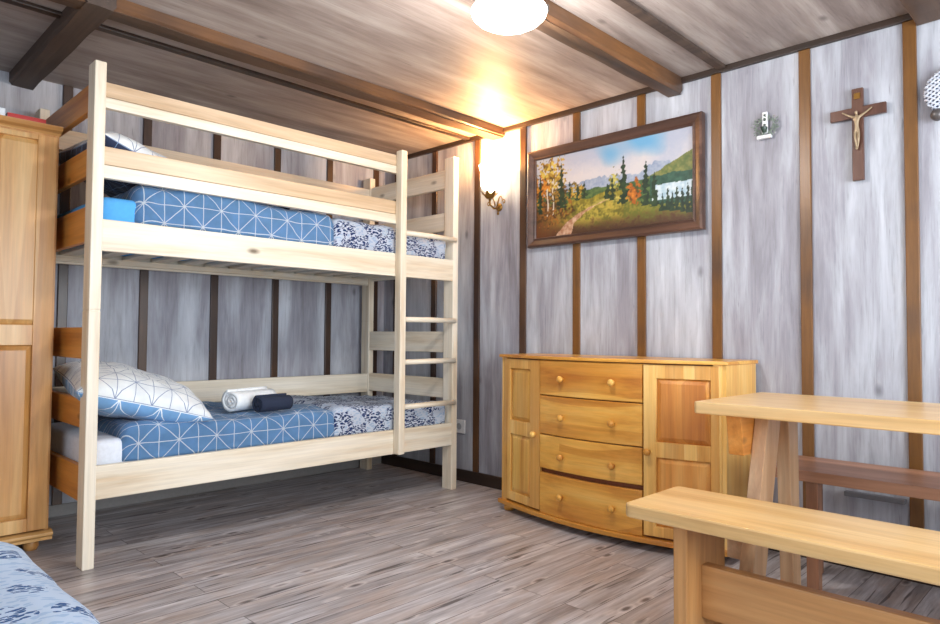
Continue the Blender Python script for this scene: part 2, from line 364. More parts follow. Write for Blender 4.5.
# ladder: one upright in front of the rails and rungs to the right post
lad = box('ladder_upright', PX['z'], (-.690, -.648, YF-.050, YF+.001, .272, 1.985), bed, .004)
for z in (.532, .785, 1.027, 1.522):
    bm = nb(); tube(bm, [(-.66, YF-.022, z), (-.43, YF-.022, z+.002), (XR-.040, YF-.016, z)], .0155, 14); build('rung', bm, PX['x'], bed, True)
for zb in (.315, 1.325):
    for yy in (YF+.032, YB-.1): 
        bm = nb(); bx(bm, xi0+.03, xi1-.03, yy, yy+.024, zb-.03, zb, .002); build('ledger', bm, PX['x'], bed)
    for i in range(14):
        x = xi0 + .06 + i*.1475
        bm = nb(); bx(bm, x, x+.072, YF+.032, YB-.078, zb, zb+.018, .003); build('slat', bm, PX['y'], bed)

# ------------------------------------------------------------------ soft things
def soft(bm, x0, x1, y0, y1, z0, z1, r, amp=.008, f=6, top=None, seed=0, nx=60, ny=36, nzz=10, side_amp=.6, shell=0):
    """a rounded, slightly wrinkled soft block; uv in metres"""
    uvl = bm.loops.layers.uv.verify(); sx, sy, sz = x1-x0, y1-y0, z1-z0; c = Vector(((x0+x1)/2, (y0+y1)/2, (z0+z1)/2)); grid = {}
    def vert(i, j, k):
        if (i, j, k) in grid: return grid[(i, j, k)]
        p = Vector((x0+sx*i/nx, y0+sy*j/ny, z0+sz*k/nzz)); q = p.copy()
        inn = Vector((min(max(p.x, x0+r), x1-r), min(max(p.y, y0+r), y1-r), min(p.z, z1-min(r, sz*.6))))
        d = p-inn
        if d.length > 1e-6: q = inn + d.normalized()*min(r, d.length)
        if k > 0:
            t = (k/nzz); nrm = d.normalized() if d.length > 1e-6 else Vector((0, 0, 1))
            wv = amp*(nz(q.x+seed, q.y, q.z, f) + .5*nz(q.x, q.y+seed, q.z*2, f*2.3))
            q += nrm*wv*(side_amp if nrm.z < .5 else 1)
            if top: q.z += top(q.x, q.y)*t
        v = bm.verts.new(q); grid[(i, j, k)] = v; return v
    fs = []
    def quad(a, b, c_, d):
        f_ = bm.faces.new((vert(*a), vert(*b), vert(*c_), vert(*d))); f_.smooth = True; fs.append(f_)
    for i in range(nx):
        for j in range(ny):
            
            if not shell: quad((i, j, 0), (i, j+1, 0), (i+1, j+1, 0), (i+1, j, 0))
            quad((i, j, nzz), (i+1, j, nzz), (i+1, j+1, nzz), (i, j+1, nzz))
        for k in range(nzz):
            quad((i, 0, k), (i+1, 0, k), (i+1, 0, k+1), (i, 0, k+1)); quad((i, ny, k), (i, ny, k+1), (i+1, ny, k+1), (i+1, ny, k))
    for j in range(ny):
        for k in range(nzz):
            quad((0, j, k), (0, j, k+1), (0, j+1, k+1), (0, j+1, k)); quad((nx, j, k), (nx, j+1, k), (nx, j+1, k+1), (nx, j, k+1))
    for f_ in fs:
        for l in f_.loops: l[uvl].uv = (l.vert.co.x, l.vert.co.y + l.vert.co.z - z1)
    if shell: bmesh.ops.solidify(bm, geom=bm.faces[:], thickness=shell)
    return fs
def softobj(name, mat, d, r, parent=None, **kw):
    bm = nb(); soft(bm, *d, r, **kw); return build(name, bm, mat, parent)
MY0, MY1 = YF+.034, YB-.08
# lower bunk
t = softobj('mattress', M_SHEET, (XL+.046, XR-.07, MY0+.022, MY1-.03, .334, .500), .03, amp=.003, f=4)
tag(t, 'white mattress on the slats of the lower bunk', 'mattress')
gap = lambda x: 0
def lowtop(x, y): return .006*math.sin(x*5.1)+.010*nz(x, y, 3, 7)+.012*max(0, -1.6-x)
t = thing('duvet', 'duvet spread over the lower bunk, half blue star print and half white leaf print', 'duvet', (-1.2, -.5, .4))
softobj('star_print_half', M_STAR, (-2.100, -1.04, MY0-.004, MY1-.01, .404, .548), .045, t, amp=.010, f=7, top=lowtop, seed=3, shell=.012)
softobj('leaf_print_half', M_FLOR, (-1.065, -.245, MY0-.006, MY1-.01, .402, .535), .04, t, shell=.012, amp=.009, f=6, top=lambda x, y: lowtop(x, y)+max(0, .035*(1-(x+1.2)/.5))-.0, seed=8)
# upper bunk
t = softobj('mattress', M_SKY, (XL+.046, XR-.07, MY0+.022, MY1-.03, 1.344, 1.510), .03, amp=.003, f=4)
tag(t, 'mattress in a sky blue fitted sheet on the upper bunk', 'mattress')
def uptop(x, y): return .035*math.exp(-((x+1.75)/.25)**2) + .008*nz(x, y, 1, 8) - .02*max(0, x+1.2)
t = thing('duvet', 'rumpled duvet on the upper bunk, blue star print beside white leaf print', 'duvet', (-1.2, -.5, 1.4))
softobj('star_print_half', M_STAR, (-2.075, -1.06, MY0-.006, MY1-.01, 1.404, 1.575), .06, t, shell=.012, amp=.012, f=8, top=uptop, seed=13)
softobj('leaf_print_half', M_FLOR, (-1.075, -.245, MY0-.004, MY1-.01, 1.402, 1.562), .05, t, shell=.012, amp=.010, f=7, top=lambda x, y: .008*nz(x, y, 1, 8)-.03*max(0, (x+.65)), seed=18)
def pillow(name, M, sx, sy, th, mats, parent=None, seed=0, n=36):
    bm = nb(); uvl = bm.loops.layers.uv.verify(); top = {}; bot = {}
    def P(i, j, s):
        a, b = -1+2*i/n, -1+2*j/n
        w_ = (max(0, 1-abs(a)**3.2)**.55)*(max(0, 1-abs(b)**3.2)**.55)
        pin = 1-.07*(1-abs(b)**2)*abs(a)**3; pin2 = 1-.07*(1-abs(a)**2)*abs(b)**3
        h = th*w_*s*(1+.14*nz(a*1.3+seed, b*1.3, s, 1.5)) + (.010*nz(a+seed, b*2, s, 3.2))*(w_**.3)
        return M @ Vector((a*sx*pin, b*sy*pin2, h))
    for i in range(n+1):
        for j in range(n+1):
            v = bm.verts.new(P(i, j, 1)); top[i, j] = v
            bot[i, j] = v if i in (0, n) or j in (0, n) else bm.verts.new(P(i, j, -1))
    for D, mi in ((top, 0), (bot, 1)):
        for i in range(n):
            for j in range(n):
                vs = [D[i, j], D[i+1, j], D[i+1, j+1], D[i, j+1]]
                if mi: vs = vs[::-1]
                f_ = bm.faces.new(vs); f_.smooth = True; f_.material_index = mi
                idx = [(i, j), (i+1, j), (i+1, j+1), (i, j+1)]
                if mi: idx = idx[::-1]
                for l, (a, b) in zip(f_.loops, idx): l[uvl].uv = (a/n*2*sx, b/n*2*sy)
    return build(name, bm, mats, parent)
E_ = lambda rx, ry, rz: Matrix.Rotation(math.radians(rz), 4, 'Z') @ Matrix.Rotation(math.radians(ry), 4, 'Y') @ Matrix.Rotation(math.radians(rx), 4, 'X')
p = pillow('pillow', Matrix.Translation((-1.965, -.62, .664)) @ E_(6, 15, -5), .285, .345, .105, [M_STARP, M_STAR], seed=1)
tag(p, 'plump pillow on the lower bunk, pale star print above and blue below', 'pillow')
p = pillow('pillow', Matrix.Translation((-1.965, -.54, 1.70)) @ E_(3, 20, 2), .26, .36, .095, [M_STARP, M_STARN], seed=5)
tag(p, 'pillow at the head of the upper bunk, pale print above and navy below', 'pillow')
def roll(name, loc, rz, length, R, th, mat):
    bm = nb(); turns = 3.2; n = 90; r_in = .008; pts = []
    for i in range(n+1):
        a = turns*2*math.pi*i/n; pts.append((a, r_in + (R-r_in)*i/n))
    M = Matrix.Translation(loc) @ Matrix.Rotation(math.radians(rz), 4, 'Z')
    nl = 8; L = []
    for k in range(nl+1):
        x = -length/2 + length*k/nl; row = []
        for a, r in pts:
            rr_ = r*(1+.05*nz(x*6, a, 0, 1)); wob = .006*nz(a, x, 2, 1.2)
            row.append((bm.verts.new(M @ Vector((x+wob, rr_*math.cos(a), .92*rr_*math.sin(a)))), bm.verts.new(M @ Vector((x+wob, (rr_-th)*math.cos(a), .92*(rr_-th)*math.sin(a))))))
        L.append(row)
    fs = []
    for k in range(nl):
        for i in range(n):
            for s in (0, 1): fs.append(bm.faces.new((L[k][i][s], L[k][i+1][s], L[k+1][i+1][s], L[k+1][i][s])))
        for i in (0, n): fs.append(bm.faces.new((L[k][i][0], L[k+1][i][0], L[k+1][i][1], L[k][i][1])))
    for k in (0, nl):
        for i in range(n): fs.append(bm.faces.new((L[k][i][0], L[k][i+1][0], L[k][i+1][1], L[k][i][1])))
    for f_ in fs: f_.smooth = True
    bmesh.ops.recalc_face_normals(bm, faces=fs); return build(name, bm, mat)
tag(roll('rolled_towel', (-1.425, -.735, .609), 18, .27, .064, .016, M_TOW), 'white rolled towel on the lower bunk beside the pillow', 'towel')
tag(roll('rolled_towel', (-1.375, -.872, .596), 6, .180, .049, .013, M_NAVY), 'dark navy rolled towel on the lower bunk in front of the white one', 'towel')
tag(roll('rolled_cloth', (-1.335, -.80, 1.606), -5, .13, .026, .008, M_BLACK), 'black rolled cloth lying on the upper bunk duvet', 'cloth')

# ------------------------------------------------------------------ panelled doors
CO = wood('orange_pine_panel', (230, 172, 96), (214, 146, 68), (184, 112, 44), 'z', .28, board=6)
def panel_door(M, w_, h_, panels, mats, parent, th=.022, depth=.010, name='door'):
    """door in local (u right, v up, n towards viewer); M maps (u, n, v) to the world; panels = (u0, u1, v0, v1)"""
    def pb(bm, u0, u1, n0, n1, v0, v1, bev=.0025, chamf=0):
        vs = bx(bm, u0, u1, n0, n1, v0, v1)
        return vs
    bm = nb(); us = sorted(set([0, w_] + [p_[0] for p_ in panels] + [p_[1] for p_ in panels])); u0, u1 = panels[0][0], panels[0][1]
    bxs = [(0, u0, 0, h_), (u1, w_, 0, h_)]; v = 0
    for p_ in sorted(panels, key=lambda q: q[2]): bxs.append((u0, u1, v, p_[2])); v = p_[3]
    bxs.append((u0, u1, v, h_))
    for a, b, c, d in bxs: bx(bm, a, b, 0, th, c, d, .0018)
    for v_ in bm.verts: v_.co = M(v_.co)
    bmesh.ops.recalc_face_normals(bm, faces=bm.faces[:])
    door = build(name, bm, mats[0], parent)
    for p_ in panels:
        bm = nb(); a, b, c, d = p_; s = .022
        lv = [(a, b, c, d, th-depth-.004), (a+.006, b-.006, c+.006, d-.006, th-depth), (a+s, b-s, c+s, d-s, th-.003), (a+s+.002, b-s-.002, c+s+.002, d-s-.002, th-.003)]
        rings = [[bm.verts.new((u, n_, v)) for u, v in ((a_, c_), (b_, c_), (b_, d_), (a_, d_))] for a_, b_, c_, d_, n_ in lv]
        for A, B in zip(rings, rings[1:]):
            for k in range(4): bm.faces.new((A[k], A[(k+1) % 4], B[(k+1) % 4], B[k]))
        bm.faces.new(rings[-1]); bk = [bm.verts.new((u, .002, v)) for u, v in ((a, c), (b, c), (b, d), (a, d))]; bm.faces.new(bk[::-1])
        for k in range(4): bm.faces.new((bk[k], bk[(k+1) % 4], rings[0][(k+1) % 4], rings[0][k]))
        bmesh.ops.subdivide_edges(bm, edges=[e for e in bm.edges if abs(e.verts[0].co.x-e.verts[1].co.x) > .1], cuts=6, use_grid_fill=True)
        for v_ in bm.verts: v_.co = M(v_.co)
        bmesh.ops.recalc_face_normals(bm, faces=bm.faces[:])
        build('panel', bm, mats[1], door)
    return door
def knob(parent, pos, nrm, mat, s=1):
    bm = nb(); z = Vector(nrm).normalized(); M = Matrix.Translation(pos) @ z.to_track_quat('Z', 'Y').to_matrix().to_4x4()
    lathe(bm, [(a*s, b*s) for a, b in ((0, -.002), (.009, -.002), (.008, .006), (.009, .010), (.015, .016), (.0165, .022), (.014, .028), (.008, .031), (0, .032))], M, 18)
    return build('knob', bm, mat, parent, True)
def bun_foot(parent, x, y, h, r, mat):
    bm = nb(); lathe(bm, [(0, 0), (r*.8, 0), (r, h*.35), (r*.95, h*.7), (r*.75, h), (0, h)], Matrix.Translation((x, y, 0)), 20); return build('foot', bm, mat, parent, True)

# ------------------------------------------------------------------ wardrobe at the left
WR, WLX, WF = -2.276, -3.178, -.585
wd = thing('wardrobe', 'tall honey pine wardrobe with panelled doors beside the bunk bed', 'wardrobe', ((WR+WLX)/2, -.31, 0))
bm = nb()
bx(bm, WR-.02, WR, WF, -.02, .06, 1.805, .002); bx(bm, WLX, WLX+.02, WF, -.02, .06, 1.805, .002); bx(bm, WLX+.02, WR-.02, -.03, -.02, .06, 1.805); bx(bm, WLX+.02, WR-.02, WF+.001, -.03, .06, .09); bx(bm, WLX+.02, WR-.02, WF+.001, -.03, 1.785, 1.805)
build('carcass', bm, WD['z'], wd)
bm = nb(); prism(bm, [(WF-.04, 1.838), (-.02, 1.838), (-.02, 1.803), (WF, 1.803), (WF-.008, 1.812), (WF-.03, 1.82)], 'x', WLX-.02, WR+.006, .002); build('cornice', bm, WD['x'], wd)
bm = nb(); prism(bm, [(WF-.018, .062), (WF-.03, .072), (WF-.03, .082), (WF-.015, .09), (WF, .092), (-.02, .092), (-.02, .05), (WF-.018, .05)], 'x', WLX-.012, WR+.012, .002); build('plinth', bm, WD['x'], wd)
for x in (WR-.05, WLX+.05):
    for y in (WF+.06, -.08): bun_foot(wd, x, y, .05, .03, WD['z'])
for k, x0 in enumerate((WR-.012-.434, WLX+.012)):
    d = panel_door(lambda c, x0=x0: Vector((x0+c.x, WF-c.y, .10+c.z)), .434, 1.69, [(.078, .362, .055, .785), (.058, .382, .872, 1.668)], [WD['z'], WD['z']], wd, name='door')
    knob(d, (x0+(.03 if k == 0 else .404), WF-.022, .9), (0, -1, 0), WD['z'])
# things on the wardrobe
def book(name, label, d, rz, cov, cat='magazine'):
    x0, x1, y0, y1, z0, z1 = d; c = Vector(((x0+x1)/2, (y0+y1)/2, z0)); M = Matrix.Rotation(math.radians(rz), 4, 'Z')
    root = thing(name, label, cat, c); hx, hy, hz = (x1-x0)/2, (y1-y0)/2, z1-z0
    a = nb(); bx(a, -hx, hx, -hy, hy, 0, .002); bx(a, -hx, hx, -hy, hy, hz-.002, hz); bx(a, -hx, hx, -hy, -hy+.002, .002, hz-.002)
    b = nb(); bx(b, -hx+.002, hx-.002, -hy+.002, hy-.002, .002, hz-.002)
    for bm_, nm, m in ((a, 'cover', cov), (b, 'pages', M_WHITE)):
        for v in bm_.verts: v.co = M @ v.co + c
        build(nm, bm_, m, root)
book('magazine', 'thin red magazine lying on top of the wardrobe', (-2.475, -2.335, -.615, -.42, 1.839, 1.857), 0, plain('red_cover', (196, 50, 44), .35))
tag(box('paper_pack', plain('white_paper', (232, 236, 240), .6), (-2.515, -2.482, -.615, -.55, 1.839, 1.872)), 'small white paper pack beside the red magazine on the wardrobe', 'paper pack')

# ------------------------------------------------------------------ bow-front dresser
CY, CW = -2.0995, .6275
cb = thing('dresser', 'wide bow-fronted pine dresser with four drawers against the right wall', 'dresser', (-.2, CY, 0))
def xf(y):
    t_ = min(1, abs((y-CY)/CW)); return -.332 - .110*(1-t_**1.8)
def bow(bm, y0, y1, z0, z1, out, th, n=10, bev=0):
    F = []
    for i in range(n+1):
        y = y0+(y1-y0)*i/n; x = xf(y)-out
        F.append([bm.verts.new(c) for c in ((x+th, y, z0), (x+bev, y, z0), (x, y, z0+bev), (x, y, z1-bev), (x+bev, y, z1), (x+th, y, z1))] if bev else
                 [bm.verts.new(c) for c in ((x+th, y, z0), (x, y, z0), (x, y, z1), (x+th, y, z1))])
    m = len(F[0]); fs = []
    for A, B in zip(F, F[1:]):
        for k in range(m): fs.append(bm.faces.new((A[k], A[(k+1) % m], B[(k+1) % m], B[k])))
    fs.append(bm.faces.new(F[0])); fs.append(bm.faces.new(F[-1])); bmesh.ops.recalc_face_normals(bm, faces=fs)
def fullplan(bm, out, z0, z1, side=.0, n=30, bev=.003):
    pts = [(-.02, CY-CW-side), (-.02, CY+CW+side)] + [(xf(min(max(y, CY-CW), CY+CW))-out, y) for y in [CY+CW+side-(2*(CW+side))*i/n for i in range(n+1)]]
    prism(bm, pts, 'z', z0, z1, bev)
bm = nb(); fullplan(bm, .012, .822, .838, .012); build('top', bm, CB['y'], cb)
bm = nb(); fullplan(bm, .020, .034, .056, .010); build('plinth', bm, CB['y'], cb)
bm = nb(); ye = .022
bx(bm, xf(CY-CW)+.002, -.02, CY-CW, CY-CW+.02, .056, .822); bx(bm, xf(CY-CW)+.002, -.02, CY+CW-.02, CY+CW, .056, .822)
bx(bm, -.03, -.02, CY-CW+.02, CY+CW-.02, .056, .822); bow(bm, CY-CW+.02, CY-CW+.05, .056, .822, .0, .02, 3); bow(bm, CY+CW-.05, CY+CW-.02, .056, .822, .0, .02, 3)
build('carcass', bm, CB['z'], cb)
bm = nb(); bow(bm, -2.704, -1.494, .056, .822, -.022, .012, 24); build('front_recess', bm, plain('dark_gap', (120, 62, 26), .6), cb)
for i, (z0, z1) in enumerate(((.645, .818), (.450, .640), (.280, .445), (.056, .257))):
    bm = nb(); bow(bm, -2.382, -1.806, z0, z1, .004, .022, 16, .004)
    d = build('drawer', bm, CB['y'], cb)
    for yk in (-1.958, -2.246): knob(d, (xf(yk)-.004, yk, ((.729, .542, .351, .159)[i])), (-1, 0, 0), CB['y'])
def cdoor(ya, yb, panels, kn):
    M = lambda c: Vector((xf(yb-c.x if False else ya-c.x)+.020-c.y, ya-c.x, .066+c.z))
    d = panel_door(M, ya-yb, .750, panels, [CB['z'], CO if ya < -2 else CP['z']], cb, name='door'); knob(d, (xf(kn[0])-.002, kn[0], kn[1]), (-1, 0, 0), CB['y'])
cdoor(-1.512, -1.800, [(.045, .215, .045, .352), (.045, .215, .425, .700)], (-1.765, .440))
cdoor(-2.388, -2.700, [(.055, .280, .045, .345), (.055, .280, .412, .690)], (-2.412, .433))
for x, y in ((-.325, CY-CW+.05), (-.325, CY+CW-.05), (-.07, CY-CW+.05), (-.07, CY+CW-.05)): bun_foot(cb, x, y, .036, .03, CB['y'])

# ------------------------------------------------------------------ table and benches
def plank(bm, x0, x1, y0, y1, z0, z1, rc, bev=.004):
    pts = []
    for cx, cy, a0 in ((x1-rc, y1-rc, 0), (x0+rc, y1-rc, 90), (x0+rc, y0+rc, 180), (x1-rc, y0+rc, 270)):
        for k in range(5): a = math.radians(a0+22.5*k); pts.append((cx+rc*math.cos(a), cy+rc*math.sin(a)))
    prism(bm, pts, 'z', z0, z1, bev)
tb = thing('trestle_table', 'light wood trestle table between the two benches', 'table', (-.74, -3.75, 0))
bm = nb(); plank(bm, -1.018, -.462, -4.6, -2.918, .692, .73, .012); build('tabletop', bm, TB['y'], tb)
def sl(bm, xa, xb, wdt, y0, y1, z0, z1):     # slanted leg in the x-z plane
    prism(bm, [(xa, z0), (xa+wdt, z0), (xb+wdt, z1), (xb, z1)], 'y', y0, y1, .003)
for yy in (-3.055, -4.50):
    bm = nb(); prism(bm, [(-.972, .692), (-.50, .692), (-.53, .562), (-.950, .562)], 'y', yy, yy+.05, .003); build('bearer', bm, PO['x'], tb)
    bm = nb(); bx(bm, -.968, -.55, yy, yy+.05, .238, .32, .003); build('crosspiece', bm, LG['x'], tb)
    bm = nb(); sl(bm, -1.062, -.863, .112, yy-.045, yy-.001, 0, .692); build('leg', bm, LG['z'], tb)
    bm = nb(); prism(bm, [(-.652, 0), (-.578, 0), (-.600, .692), (-.690, .692)], 'y', yy-.045, yy-.001, .003); build('leg', bm, LG['z'], tb)
BH = {a: wood('bench_beech_'+a, (210, 160, 104), (190, 138, 84), (158, 108, 60), a, .36, knot=False) for a in 'yz'}
b1 = thing('bench', 'light wood bench with slab supports in front of the table', 'bench', (-1.19, -3.5, 0))
bm = nb(); plank(bm, -1.352, -1.02, -4.25, -2.862, .41, .45, .022, .006); build('seat', bm, TB['y'], b1)
for yy in (-3.038, -4.09): box('support', BH['z'], (-1.305, -1.055, yy, yy+.042, 0, .41), b1, .004)
box('stretcher', BH['y'], (-1.215, -1.175, -4.05, -3.036, .128, .280), b1, .004)
b2 = thing('bench', 'red-brown bench with four legs behind the table along the wall', 'bench', (-.28, -3.5, 0))
bm = nb(); plank(bm, -.452, -.115, -4.3, -2.93, .41, .45, .01, .004); build('seat', bm, BN['y'], b2)
for xx, ys in ((-.43, (-3.11, -4.2)), (-.20, (-3.045, -4.265))):
    for yy in ys: box('leg', BN['z'], (xx, xx+.042, yy, yy+.042, 0, .41), b2, .003)

# ------------------------------------------------------------------ near bed, lower left
nbd = thing('bed', 'single bed in the near left corner of the photo', 'bed', (-3.2, -3.1, 0))
box('frame', PX['y'], (-3.70, -2.78, -4.15, -2.17, .16, .28), nbd, .006)
for x in (-3.68, -2.85):
    for y in (-4.12, -2.2): box('leg', PX['z'], (x, x+.05, y-.03, y+.02, 0, .16), nbd)
t = softobj('mattress', M_SHEET, (-3.70, -2.79, -4.15, -2.18, .281, .43), .04, amp=.002); tag(t, 'mattress under the pale blue bedspread of the near bed', 'mattress')
t = softobj('bedspread', M_FLOR2, (-3.78, -2.690, -4.2, -2.082, .12, .492), .11, shell=.014, amp=.008, f=5, seed=4, top=lambda x, y: .012*nz(x, y, 0, 3)); tag(t, 'pale blue leaf-print bedspread in the lower left corner', 'bedspread')

# ------------------------------------------------------------------ landscape painting
def painting():
    P_ = thing('painting', 'wide framed mountain landscape painting above the dresser', 'painting', (-.02, -1.95, 1.455))
    ya, yb, za, zb = -1.412, -2.492, 1.455, 2.022; fwid = .055
    for nm, pts in (('a', None),):
        bm = nb()
        prof = [(0, .0), (0, .036), (.010, .042), (.022, .036), (.040, .026), (.050, .030), (.055, .022), (.055, 0)]
        rings = []
        for (y, z, sy, sz) in ((ya, za, -1, 1), (yb, za, 1, 1), (yb, zb, 1, -1), (ya, zb, -1, -1)):
            rings.append([bm.verts.new((-.014-d, y+sy*o_, z+sz*o_)) for o_, d in prof])
        fs = []
        for i in range(4):
            A, B = rings[i], rings[(i+1) % 4]
            for k in range(len(prof)): fs.append(bm.faces.new((A[k], A[(k+1) % len(prof)], B[(k+1) % len(prof)], B[k])))
        bmesh.ops.recalc_face_normals(bm, faces=fs)
        build('frame', bm, wood('dark_frame_wood', (108, 80, 66), (82, 58, 48), (54, 38, 32), 'y', .35, knot=False), P_)
    nx, ny = 260, 128; y0, y1, z0, z1 = ya-.053, yb+.053, za+.053, zb-.053
    bm = nb(); cl = bm.loops.layers.float_color.new('paint'); V = [[bm.verts.new((-.030, y0+(y1-y0)*i/nx, z0+(z1-z0)*j/ny)) for j in range(ny+1)] for i in range(nx+1)]
    def n2(x, y, s, sd=0): return noise.noise(Vector((x*s, y*s*.5, sd)))
    def lerp(a, b, t): t = min(1, max(0, t)); return [a[k]+(b[k]-a[k])*t for k in range(3)]
    spr = [(.185, .34, .90, .028), (.60, .28, .83, .030), (.735, .22, .72, .030), (.785, .20, .58, .026), (.345, .42, .62, .018), (.30, .40, .60, .016), (.245, .44, .66, .013), (.50, .36, .54, .022), (.53, .34, .60, .02), (.03, .3, .8, .02),
           (.83, .14, .33, .016), (.86, .14, .38, .016), (.885, .12, .33, .016), (.91, .12, .40, .018), (.94, .10, .36, .018), (.97, .08, .40, .018), (.995, .08, .42, .018)]
    def colr(s, t):
        g = n2(s, t, 34, 3)*.5 + n2(s, t, 80, 5)*.4 + n2(s, t, 11, 12)*.25
        c = lerp((188, 194, 212), (222, 216, 216), .5+n2(s, t, 5, 1)*1.4+g*.4)
        c = lerp(c, (118, 180, 222), max(0, 1-((s-.66)/.24)**2-((t-.92)/.2)**2+n2(s, t, 7, 2)*1.3-.1)*.8)
        ridge = .60+.05*n2(s, 0, 11, 7)+.05*abs(n2(s, 0, 26, 8))+.10*math.exp(-((s-.80)/.06)**2)+.04*math.exp(-((s-.42)/.09)**2)
        if t < ridge: c = lerp((142, 158, 186), (190, 198, 212), .5+g)
        hill = .46+.30*max(0, (s-.66)/.34)+.015*n2(s, 0, 30, 4)
        if t < hill and s > .62: c = lerp((96, 112, 62), (150, 148, 84), .5+1.2*g)
        if t < .52+.02*n2(s, 0, 20, 6): c = lerp((62, 92, 58), (104, 128, 70), .5+1.5*g)
        if s > .76 and t < .54+.02*n2(s, 0, 14, 3): c = lerp((36, 74, 62), (68, 108, 88), .5+g)
        if s > .77 and .26 < t < .43+.01*n2(s, 0, 30, 1): c = lerp((176, 204, 220), (226, 236, 240), .5+g*1.5)
        mead = .20+.20*math.exp(-((s-.52)/.20)**2)+.12*math.exp(-((s-.26)/.10)**2)+.03*n2(s, 0, 12, 9)
        if s < .14: mead = .36
        if t < mead+.06 and s < .6: c = lerp((120, 110, 40), (190, 170, 60), .5+1.6*g)
        if t < mead:
            c = lerp((112, 104, 36), (210, 190, 80), .45+2.0*g+.5*n2(s, t*3, 7, 21))
            c = lerp(c, (104, 116, 44), (.5-abs(s-.8))*1.3 if s > .6 else 0)
            c = lerp(c, (84, 56, 36), min(1, max(0, 1.25-t/.13+g)))
            c = lerp(c, (236, 222, 130), max(0, 1-abs(t-mead+.035)/.03)*max(0, 1-abs(s-.5)/.16)*.8)
            c = lerp(c, (120, 68, 34), max(0, 1-s/.30)*.9+g*.4)
        pc = .20+.10*(t/.36)+.20*(t/.36)**3; pw = .055*(1-t/.42)+.012*n2(s, t, 20, 2)
        if t < .37 and abs(s-pc) < pw: c = lerp((176, 124, 92), (226, 190, 160), .5+1.6*g)
        # broadleaf crowns
        for (cx, cz, rx, rz, a, b) in ((.10, .70, .115, .30, (156, 110, 30), (226, 200, 90)), (.04, .58, .06, .20, (190, 108, 26), (230, 150, 50)), (.28, .52, .05, .10, (150, 120, 40), (220, 180, 70)),
                                       (.545, .52, .035, .17, (140, 140, 60), (222, 206, 110)), (.665, .40, .045, .13, (176, 96, 30), (222, 140, 50)), (.10, .36, .16, .22, (84, 54, 24), (170, 112, 40)), (.16, .52, .06, .16, (96, 70, 28), (176, 136, 52))):
            d = ((s-cx)/rx)**2+((t-cz)/rz)**2
            if d < .75+.9*n2(s, t, 26, cx*9)+1.5*n2(s, t, 75, cx*5): c = lerp(lerp(a, (60, 48, 24), .6*(n2(s, t, 40, cx) > .12)), b, .45+2.4*g)
        for tx_ in (.085, .125):
            if abs(s-tx_-.004*math.sin(t*20)) < .0045 and .26 < t < .72 and n2(s, t, 30, 2) > -.25: c = (222, 214, 196)
        for cx, b_, tp, wd_ in spr:
            if b_ < t < tp:
                q = (tp-t)/(tp-b_); hw = wd_*1.25*(.08+.92*q**.8)*(.72+.2*math.sin(t*110+cx*40)+.9*n2(s, t, 60, cx))
                if abs(s-cx) < hw: c = lerp((22, 44, 36), (54, 78, 48), .5+1.2*g)
        return [(max(0, x*.90-4)/255) for x in c]
    lin = lambda v: v/12.92 if v <= .04045 else ((v+.055)/1.055)**2.4
    cache = [[[lin(x) for x in colr(i/nx, j/ny)]+[1] for j in range(ny+1)] for i in range(nx+1)]
    for i in range(nx):
        for j in range(ny):
            f_ = bm.faces.new((V[i][j], V[i][j+1], V[i+1][j+1], V[i+1][j]))
            for l, (a, b) in zip(f_.loops, ((i, j), (i, j+1), (i+1, j+1), (i+1, j))): l[cl] = cache[a][b]
    r = bmesh.ops.extrude_face_region(bm, geom=bm.faces[:]) if False else None
    m = N('oil_paint'); at_ = m.new('ShaderNodeVertexColor'); at_.layer_name = 'paint'; m.link(at_.outputs[0], m.b.inputs['Base Color']); m.b.inputs['Roughness'].default_value = .5
    cv = build('canvas', bm, m.m, P_)
    bm = nb(); bx(bm, -.026, -.014, yb+.05, ya-.05, za+.05, zb-.05); build('backing', bm, MDARK, P_)
painting()

# ------------------------------------------------------------------ crucifix
cr = thing('crucifix', 'brown wooden crucifix with a small golden figure on the wall', 'crucifix', (-.012, -3.15, 1.588))
bm = nb(); bx(bm, -.028, -.010, -3.173, -3.131, 1.588, 1.970, .002); bx(bm, -.0275, -.0105, -3.255, -3.049, 1.848, 1.892, .002); build('cross', bm, wood('crucifix_wood', (104, 68, 52), (86, 54, 42), (62, 38, 30), 'z', .35, knot=False), cr)
bm = nb(); bx(bm, -.031, -.027, -3.164, -3.140, 1.925, 1.950, .001); build('plate', bm, M_BRASS, cr)
def skin(name, pts, edges, rad, mat, parent):
    me = bpy.data.meshes.new(name); off = wl(parent); me.from_pydata([Vector(p)-off for p in pts], edges, []); o = bpy.data.objects.new(name, me); COL.objects.link(o); o.parent = parent
    sk = o.modifiers.new('skin', 'SKIN'); 
    if not me.skin_vertices: 
        bpy.context.view_layer.objects.active = o
    for i, r in enumerate(rad): me.skin_vertices[0].data[i].radius = (r, r)
    me.skin_vertices[0].data[0].use_root = True; sk.use_smooth_shade = True
    sb = o.modifiers.new('sub', 'SUBSURF'); sb.levels = sb.render_levels = 2; me.materials.append(mat); return o
cx_, yc = -.036, -3.152
